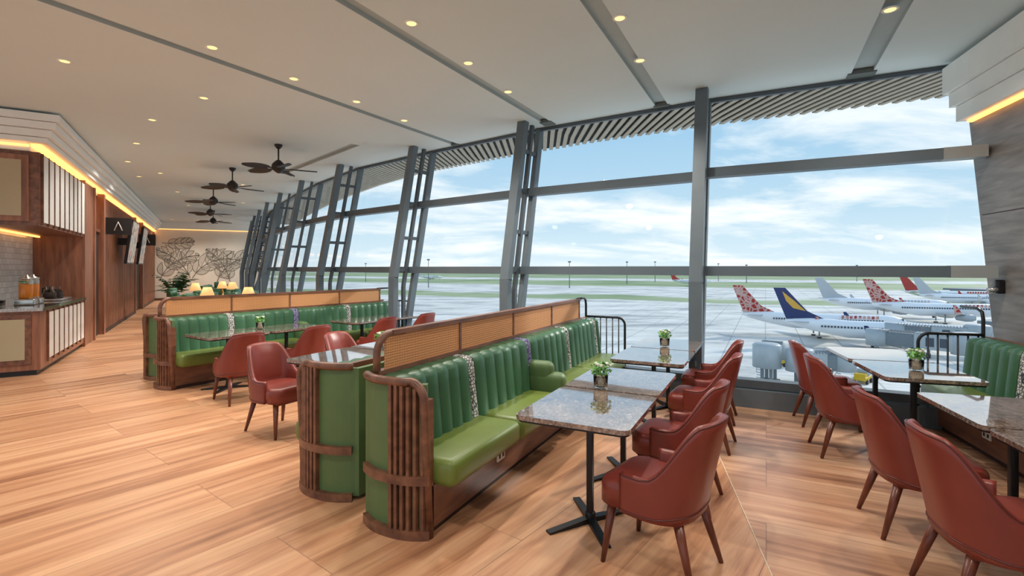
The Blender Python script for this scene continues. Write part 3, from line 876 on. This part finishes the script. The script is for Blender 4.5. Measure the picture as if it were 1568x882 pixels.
# ------------------------------------------------------------------ ceiling fans
def fan_mesh():
    mb = MB()
    mb.lathe([(.07, .45), (.07, .42), (.03, .37)], (0, 0, 0), 'fan', 20)
    mb.tube([(0, 0, .38), (0, 0, .08)], .014, 'fan', 10)
    mb.lathe([(.03, .16), (.075, .12), (.115, .07), (.12, .02), (.10, -.03), (.05, -.07), (.02, -.09)], (0, 0, 0), 'fan', 24)
    for k in range(5):
        mb.T = Matrix.Rotation(2*pi*k/5+.35, 4, 'Z') @ Matrix.Rotation(math.radians(13), 4, 'X')
        mb.box((.09, -.02, -.012), (.24, .02, .0), 'fan')
        n = 12; vs = []
        for i in range(n+1):
            f = i/n; x = .20+.48*f; w = .112*math.sin(pi*min(1, .12+.83*f))**.7
            vs += [(x, -w, -.004-.015*f), (x, 0, .006-.015*f), (x, w, -.004-.015*f), (x, w, -.014-.015*f), (x, 0, -.006-.015*f), (x, -w, -.014-.015*f)]
        fs = []
        for i in range(n):
            for j in range(6): fs.append((i*6+j, i*6+(j+1) % 6, (i+1)*6+(j+1) % 6, (i+1)*6+j))
        fs.append((0, 1, 2, 3, 4, 5)); fs.append(tuple(n*6+j for j in range(6)))
        mb.add(vs, fs, 'fan', False); mb.T = Matrix.Identity(4)
    return mb.mesh('ceiling_fan')
fm = fan_mesh()
for k, (x, y) in enumerate(((-4.4, 9.4), (-6.5, 11.6), (-8.5, 14.2), (-10.4, 17.2), (-12.1, 20.2))):
    place(fm, 'ceiling_fan', (x, y, CZ-.45), .4*k)

# ------------------------------------------------------------------ downlights
def dl_mesh():
    mb = MB()
    mb.lathe([(.068, 0), (.068, -.008), (.050, -.010), (.046, .0)], (0, 0, 0), 'white', 24)
    mb.lathe([(.046, -.004), (.044, -.009), (.01, -.010)], (0, 0, 0), 'lamp', 20)
    return mb.mesh('recessed_downlight')
dm = dl_mesh()
dls = [at(u, v, CZ) for u, v in ((630, 35), (717, 96), (778, 140), (949, 27), (980, 92), (1363, 14), (99, 93), (233, 183), (209, 219), (196, 247), (450, 120), (546, 155), (619, 184), (325, 72), (213, 270))]
dls += [Vector((x, y, CZ)) for x, y in ((-1.2, 1.2), (1.4, 1.2), (3.0, 1.6), (-4, 1.5), (-8.6, 12.2), (-10.2, 15.2), (-12, 18.5), (-13.8, 21.8), (-7.5, 13.9), (-9.6, 17.8), (-6.0, 3.6), (-4.2, 6.8), (-15.2, 24.2), (-14.2, 25.2), (-16.3, 23.9))]  # extra downlights added to brighten the room, left wall and mural
for k, p in enumerate(dls):
    o = place(dm, 'recessed_downlight', (p.x, p.y, CZ))
    ld = bpy.data.lights.new('downlight_spot', 'SPOT'); ld.energy = 130; ld.color = (1, .94, .86); ld.spot_size = math.radians(140); ld.spot_blend = .8; ld.shadow_soft_size = .06
    lo = bpy.data.objects.new('downlight_spot', ld); COL.objects.link(lo); lo.parent = o; lo.location = (0, 0, -.03)

# ------------------------------------------------------------------ lounge beyond
def arm_mesh():
    mb = MB()
    mb.rbox((-.30, -.30, .22), (.34, .30, .44), .06, 'seat', 3)
    pts = []
    for i in range(21):
        ph = math.radians(-115+230*i/20); pts.append((-.33*math.cos(ph), .37*math.sin(ph)))
    mb.strip(pts, .09, .18, .72, 'back', True)
    mb.strip(pts[5:16], .09, .70, .92, 'back', True)
    mb.tube([(x, y, .93) for x, y in pts[5:16]], .045, 'back', 8)
    for x, y in ((.25, .25), (.25, -.25), (-.25, .25), (-.25, -.25)): mb.tube([(x, y, .22), (x*1.1, y*1.1, 0)], [.025, .014], 'legwood', 8)
    return mb.mesh('lounge_armchair')
am = arm_mesh()
def lamp_mesh():
    mb = MB()
    mb.lathe([(.08, 0), (.08, .02), (.03, .05), (.05, .12), (.03, .2), (.012, .24), (.012, .30)], (0, 0, 0), 'brass', 16)
    mb.lathe([(.17, .26), (.09, .50), (.086, .50), (.165, .262)], (0, 0, 0), 'shade', 24)
    return mb.mesh('table_lamp')
lm = lamp_mesh()
def side_mesh():
    mb = MB(); mb.lathe([(.28, .62), (.29, .63), (.29, .65), (.28, .66)], (0, 0, 0), 'walnut', 24); mb.tube([(0, 0, 0), (0, 0, .62)], .02, 'metal', 10); mb.lathe([(.18, 0), (.18, .015), (.03, .03)], (0, 0, 0), 'metal', 20)
    return mb.mesh('side_table')
sdm = side_mesh()
for (x, y) in ((-7.45, 12.2), (-6.5, 12.3), (-10.1, 17.4), (-9.3, 16.6), (-9.9, 15.6)):
    place(sdm, 'side_table', (x, y, 0)); lo_ = place(lm, 'table_lamp', (x, y, .66))
    ld = bpy.data.lights.new('lamp_bulb', 'POINT'); ld.energy = 8; ld.color = (1, .72, .42); ld.shadow_soft_size = .04
    lo = bpy.data.objects.new('lamp_bulb', ld); COL.objects.link(lo); lo.parent = lo_; lo.location = (0, 0, .40)
k = 0
for (x, y) in ((-8.1, 12.9), (-7.0, 12.9), (-8.9, 14.6), (-7.7, 14.3), (-10.9, 16.4), (-8.9, 15.6), (-11.2, 18.6), (-12.2, 19.6), (-11.2, 20.0), (-13.2, 22.2), (-12.3, 21.7), (-14.2, 23.6)):
    place(am, 'lounge_armchair', (x, y, 0), RZ(-31 + (100, -80)[k % 2])); k += 1

mb = MB()
mb.lathe([(.16, 0), (.22, .05), (.25, .5), (.23, .5), (.20, .44), (.01, .44)], (0, 0, 0), 'pot', 24)
rnd = random.Random(5)
for k in range(26):
    a = rnd.random()*2*pi; el = rnd.uniform(.6, 1.4); L = rnd.uniform(.7, 1.15); pts = []; p = Vector((0, 0, .44))
    for j in range(7):
        e2 = el-j*.16; pts.append(p.copy()); p = p+Vector((math.cos(a)*math.cos(e2), math.sin(a)*math.cos(e2), math.sin(e2)))*L/6
    mb.tube(pts, .008, 'leafd', 5)
    for j in range(2, 7):
        for s_ in (-1, 1):
            q = pts[j]; d = Vector((-math.sin(a), math.cos(a), 0))*s_+Vector((math.cos(a), math.sin(a), -.2))*.7; d.normalize(); ll = .26
            w = (pts[j]-pts[j-1]).normalized()*.045
            mb.add([q, q+d*ll*.5+w, q+d*ll, q+d*ll*.5-w], [(0, 1, 2, 3)], 'leafd')
pp = wl(14.6, 1.05); po = mb.obj('potted_palm', pp); po.scale = (.85, .85, 1.15)

# ------------------------------------------------------------------ exterior
GZ = -15.4
mb = MB(); mb.add([(-2500, 20, 0), (4000, 20, 0), (4000, 6000, 0), (-2500, 6000, 0)], [(0, 1, 2, 3)], 'ground'); mb.obj('airfield_ground', (0, 0, GZ))
mb = MB()
rnd = random.Random(9); x = -2400; vs = []
while x < 4000:
    h = rnd.uniform(8, 18); vs += [(x, 2600, 0), (x, 2600, h)]; x += rnd.uniform(20, 60)
mb.add(vs, [(2*i, 2*i+2, 2*i+3, 2*i+1) for i in range(len(vs)//2-1)], 'trees'); mb.obj('distant_tree_line', (0, 0, GZ))

def plane_mesh(name, tail, gold=False):
    mb = MB()
    prof = [(.05, 18.2), (.7, 17.8), (1.3, 16.8), (1.75, 15.2), (1.9, 13.5), (1.9, -6), (1.75, -9), (1.35, -13), (.8, -16), (.3, -18)]
    vs = []; n = 24; fs = []
    for r, h in prof:
        up = max(0, (-6-h))*.11 if h < -6 else 0
        for k in range(n): a = 2*pi*k/n; vs.append((h, r*math.cos(a), 4+up+r*math.sin(a)))
    for i in range(len(prof)-1):
        for k in range(n): fs.append((i*n+k, i*n+(k+1) % n, (i+1)*n+(k+1) % n, (i+1)*n+k))
    fs.append(tuple(range(n))); fs.append(tuple((len(prof)-1)*n+k for k in range(n)))
    mb.add(vs, fs, 'planew', True)
    for y in (-1.86, 1.86):
        for k in range(40):
            x = 12.5-k*.6
            mb.box((x-.17, y-.08, 4.35), (x+.17, y+.08, 4.75), 'planeglass')
        for k in range(9): mb.box((4+k*.9, y-.06, 5.0), (4.55+k*.9, y+.0 if y > 0 else y+.06, 5.7), tail)
    mb.box((16.3, -1.0, 4.55), (17.1, 1.0, 5.1), 'planeglass')
    def slab(pts, th, mat, vert=False):
        if vert: v = [(p[0], -th/2, p[1]) for p in pts]+[(p[0], th/2, p[1]) for p in pts]
        else: v = [(p[0], p[1], p[2]-th/2) for p in pts]+[(p[0], p[1], p[2]+th/2) for p in pts]
        m = len(pts); mb.add(v, [tuple(range(m))[::-1], tuple(range(m, 2*m))]+[(i, (i+1) % m, m+(i+1) % m, m+i) for i in range(m)], mat)
    for s_ in (-1, 1):
        slab([(4.5, s_*1.5, 3), (-2.8, s_*1.5, 3), (-4.6, s_*16, 4.2), (-3.0, s_*16, 4.2)], .35, 'planegrey')
        slab([(-3.0, s_*16, 4.2), (-4.6, s_*16, 4.2), (-5.2, s_*16.6, 6.4), (-4.6, s_*16.6, 6.4)], .2, tail)
        slab([(-13, s_*.6, 5.2), (-16.3, s_*.6, 5.2), (-17.6, s_*6.6, 5.7), (-16.3, s_*6.6, 5.7)], .2, 'planegrey')
        mb.lathe([(.75, 0), (1.0, -.5), (1.05, -2), (.7, -4), (.3, -4.3)], (4.6, s_*5.2, 2.2), 'planegrey', 18, 'x')
        mb.lathe([(.7, 0), (.72, .05)], (4.65, s_*5.2, 2.2), 'planeglass', 18, 'x')
        mb.tube([(-1, s_*2.7, 3), (-1, s_*2.7, .6)], .18, 'planegrey', 8); mb.lathe([(.4, -.5), (.55, 0)], (-1, s_*2.7, .3), 'tyre', 12)
    mb.tube([(13.5, 0, 3), (13.5, 0, .5)], .15, 'planegrey', 8); mb.lathe([(.3, 0), (.4, .5)], (13.5, 0, 0), 'tyre', 12)
    slab([(-9.5, 5.6), (-13.6, 7.6), (-18.0, 12.8), (-20.4, 12.8), (-17.8, 5.8)], .35, tail, True)
    if gold: slab([(-13.9, 7.6), (-16.2, 9.9), (-18.6, 12.0), (-17.8, 9.8), (-16.4, 8.2)], .42, 'planegold', True)
    return mb.mesh(name)
pr_ = plane_mesh('airliner_red', 'planered'); pn = plane_mesh('airliner_navy', 'planenavy', True); pw = plane_mesh('airliner_white', 'planegrey'); pr2 = plane_mesh('airliner_redtail', 'planered2')
def plane(me, u, D, hd, sc=1.0):
    X = (u-784)/F*D; d = H(hd)
    c = Vector((X, D))+d*17.5*sc
    o = place(me, 'passenger_airplane', (c.x, c.y, GZ), RZ(hd)); o.scale = (sc,)*3
plane(pr_, 1140, 128, 108, .98); plane(pn, 1206, 112, 118, .98); plane(pw, 1262, 180, 108, 1.05); plane(pr_, 1338, 158, 108, 1.05)
plane(pr2, 1388, 240, 110, 1.05); plane(pw, 1410, 215, 110, 1.0); plane(pr2, 1030, 470, 95, 1.0); plane(pw, 640, 700, 95, 1.0)

def bridge(x, y, hd, L, sc=1.0):
    mb = MB()
    mb.rbox((0, -1.5, 4.0), (L*.55, 1.5, 6.9), .15, 'bridge', 2); mb.rbox((L*.5, -1.25, 4.15), (L, 1.25, 6.6), .15, 'bridged', 2)
    for k in range(int(L/4)): mb.box((k*2+.2, -1.54, 4.6), (k*2+1.4, 1.54, 6.2), 'planeglass')
    for k in range(int(L*2)): mb.box((k*.5, -1.57, 6.8), (k*.5+.12, 1.57, 6.98), 'bridged')
    mb.lathe([(2.2, 3.6), (2.2, 7.2), (1.8, 7.5)], (0, 0, 0), 'bridge', 20)
    mb.lathe([(2.0, 3.8), (2.0, 6.9)], (L, 0, 0), 'bridge', 16)
    for xx in (0, L*.6):
        mb.box((xx-.5, -.9, 0), (xx+.0, -.4, 4), 'bridged'); mb.box((xx-.5, .4, 0), (xx+.0, .9, 4), 'bridged'); mb.box((xx-.6, -1.4, .2), (xx+.2, 1.4, .8), 'tyre')
    for k in range(9): mb.box((L*.8+k*.28, 1.6, .3+k*.42), (L*.8+k*.28+.35, 2.6, .4+k*.42), 'bridge')
    for yy in (1.6, 2.6): mb.tube([(L*.8, yy, 1.3), (L*.8+2.6, yy, 5.1)], .06, 'bridge', 6)
    o = mb.obj('jet_bridge', (x, y, GZ), RZ(hd)); o.scale = (sc,)*3
bridge(36, 70.5, 35, 8, .85); bridge(39.5, 68.5, 95, 7, .8); bridge(72, 79, -40, 13, .9); bridge(84, 90, -50, 13, .9)
mb = MB()
mb.box((0, 0, 0), (150, 26, 5.5), 'bridge'); mb.box((-2, -2, 5.5), (152, 28, 6.4), 'bridged')
for k in range(30): mb.box((k*5+.3, -.1, 1), (k*5+4.4, 0.05, 4.5), 'planeglass')
mb.obj('pier_building', (235, 235, GZ), RZ(75))
mb = MB()
mb.box((0, -14, 0), (60, 14, 6.0), 'bridge'); mb.box((-1, -15, 6.0), (61, 15, 6.6), 'bridged')
for k in range(12): mb.box((k*5+.3, 14, 1), (k*5+4.4, 14.1, 5.2), 'planeglass')
mb.obj('terminal_pier', (100, 86, GZ), RZ(62))
def cart(me_i, x, y, rz):
    mb = MB(); c = ('cart', 'yellow', 'planew')[me_i % 3]
    mb.rbox((-1.6, -.8, .5), (1.6, .8, 1.0), .1, c, 2); mb.rbox((-.2, -.75, 1.0), (1.0, .75, 2.0), .15, 'planeglass' if me_i % 2 else 'bridge', 2); mb.box((-1.5, -.7, 1.0), (-.4, .7, 1.5), c)
    for sx in (-1, 1):
        for sy in (-.8, .8): mb.T = Matrix.Translation((sx, sy, .35)) @ Matrix.Rotation(pi/2, 4, 'X'); mb.lathe([(.35, -.12), (.35, .12)], (0, 0, 0), 'tyre', 12); mb.T = Matrix.Identity(4)
    mb.obj('baggage_tug', (x, y, GZ), rz)
for k, (x, y) in enumerate(((47, 77), (50, 80), (53, 84), (58, 81), (48, 86), (60, 88), (66, 90), (44, 74), (55, 77), (62, 80), (52, 74))): cart(k, x, y, k*.7)
for (u, D, h) in ((656, 430, 24), (872, 420, 22), (960, 520, 23), (1003, 600, 24), (1143, 560, 20), (1100, 640, 22), (1312, 620, 20), (560, 600, 22)):
    mb = MB(); X = (u-784)/F*D
    mb.tube([(0, 0, 0), (0, 0, h)], [.4, .25], 'bridged', 8); mb.rbox((-1.2, -.5, h-.6), (1.2, .5, h+.6), .2, 'bridged', 2)
    mb.obj('apron_light_mast', (X, D, GZ))

# ------------------------------------------------------------------ world
w = bpy.data.worlds.new('sky'); S.world = w; w.use_nodes = True
nt = w.node_tree; L = nt.links; bg = nt.nodes['Background']
tc = N(nt, 'ShaderNodeTexCoord'); sep = N(nt, 'ShaderNodeSeparateXYZ'); L.new(tc.outputs['Generated'], sep.inputs[0])
grad = ramp(nt, sep.outputs['Z'], [(0.0, lin((216, 232, 240))), (0.10, lin((186, 214, 232))), (0.32, lin((142, 188, 222))), (1.0, lin((100, 152, 210)))])
mx = N(nt, 'ShaderNodeMath', operation='MAXIMUM'); mx.inputs[1].default_value = 0.0; L.new(sep.outputs['Z'], mx.inputs[0])
ad = N(nt, 'ShaderNodeMath', operation='ADD'); ad.inputs[1].default_value = 0.22; L.new(mx.outputs[0], ad.inputs[0])
dx = N(nt, 'ShaderNodeMath', operation='DIVIDE'); dy = N(nt, 'ShaderNodeMath', operation='DIVIDE')
L.new(sep.outputs['X'], dx.inputs[0]); L.new(ad.outputs[0], dx.inputs[1]); L.new(sep.outputs['Y'], dy.inputs[0]); L.new(ad.outputs[0], dy.inputs[1])
cb = N(nt, 'ShaderNodeCombineXYZ'); L.new(dx.outputs[0], cb.inputs[0]); L.new(dy.outputs[0], cb.inputs[1])
mp = N(nt, 'ShaderNodeMapping'); mp.inputs['Rotation'].default_value = (0, 0, -.35); mp.inputs['Scale'].default_value = (.8, 1.3, 1); mp.inputs['Location'].default_value = (.6, .2, 0)
L.new(cb.outputs[0], mp.inputs['Vector'])
nz = N(nt, 'ShaderNodeTexNoise'); nz.inputs['Scale'].default_value = 1.25; nz.inputs['Detail'].default_value = 11; nz.inputs['Roughness'].default_value = .6; nz.inputs['Distortion'].default_value = .3
L.new(mp.outputs[0], nz.inputs['Vector'])
cf = ramp(nt, nz.outputs['Fac'], [(0.45, (0, 0, 0, 1)), (0.62, (1, 1, 1, 1))])
mc = N(nt, 'ShaderNodeMixRGB'); L.new(cf, mc.inputs['Fac']); L.new(grad, mc.inputs['Color1']); mc.inputs['Color2'].default_value = lin((244, 247, 248))
L.new(mc.outputs['Color'], bg.inputs['Color']); bg.inputs['Strength'].default_value = 1.18

sd = bpy.data.lights.new('sun', 'SUN'); sd.energy = 2.2; sd.angle = math.radians(3.5); sd.color = (1, .95, .88)
so = bpy.data.objects.new('sun', sd); COL.objects.link(so)
az, el = math.radians(57), math.radians(28)
v = Vector((math.sin(az)*math.cos(el), math.cos(az)*math.cos(el), math.sin(el)))
so.rotation_euler = v.to_track_quat('Z', 'Y').to_euler(); so.location = (20, 30, 30)

# ------------------------------------------------------------------ camera
cd = bpy.data.cameras.new('camera'); cam = bpy.data.objects.new('camera', cd); COL.objects.link(cam)
cam.location = (0, 0, 1.64); cam.rotation_euler = (pi/2, 0, 0)
cd.sensor_width = 36; cd.lens = 36*F/1568; cd.shift_y = -31/1568; cd.clip_end = 8000; cd.clip_start = .05
S.camera = cam
S.view_settings.view_transform = 'Standard'
S.view_settings.look = 'None'
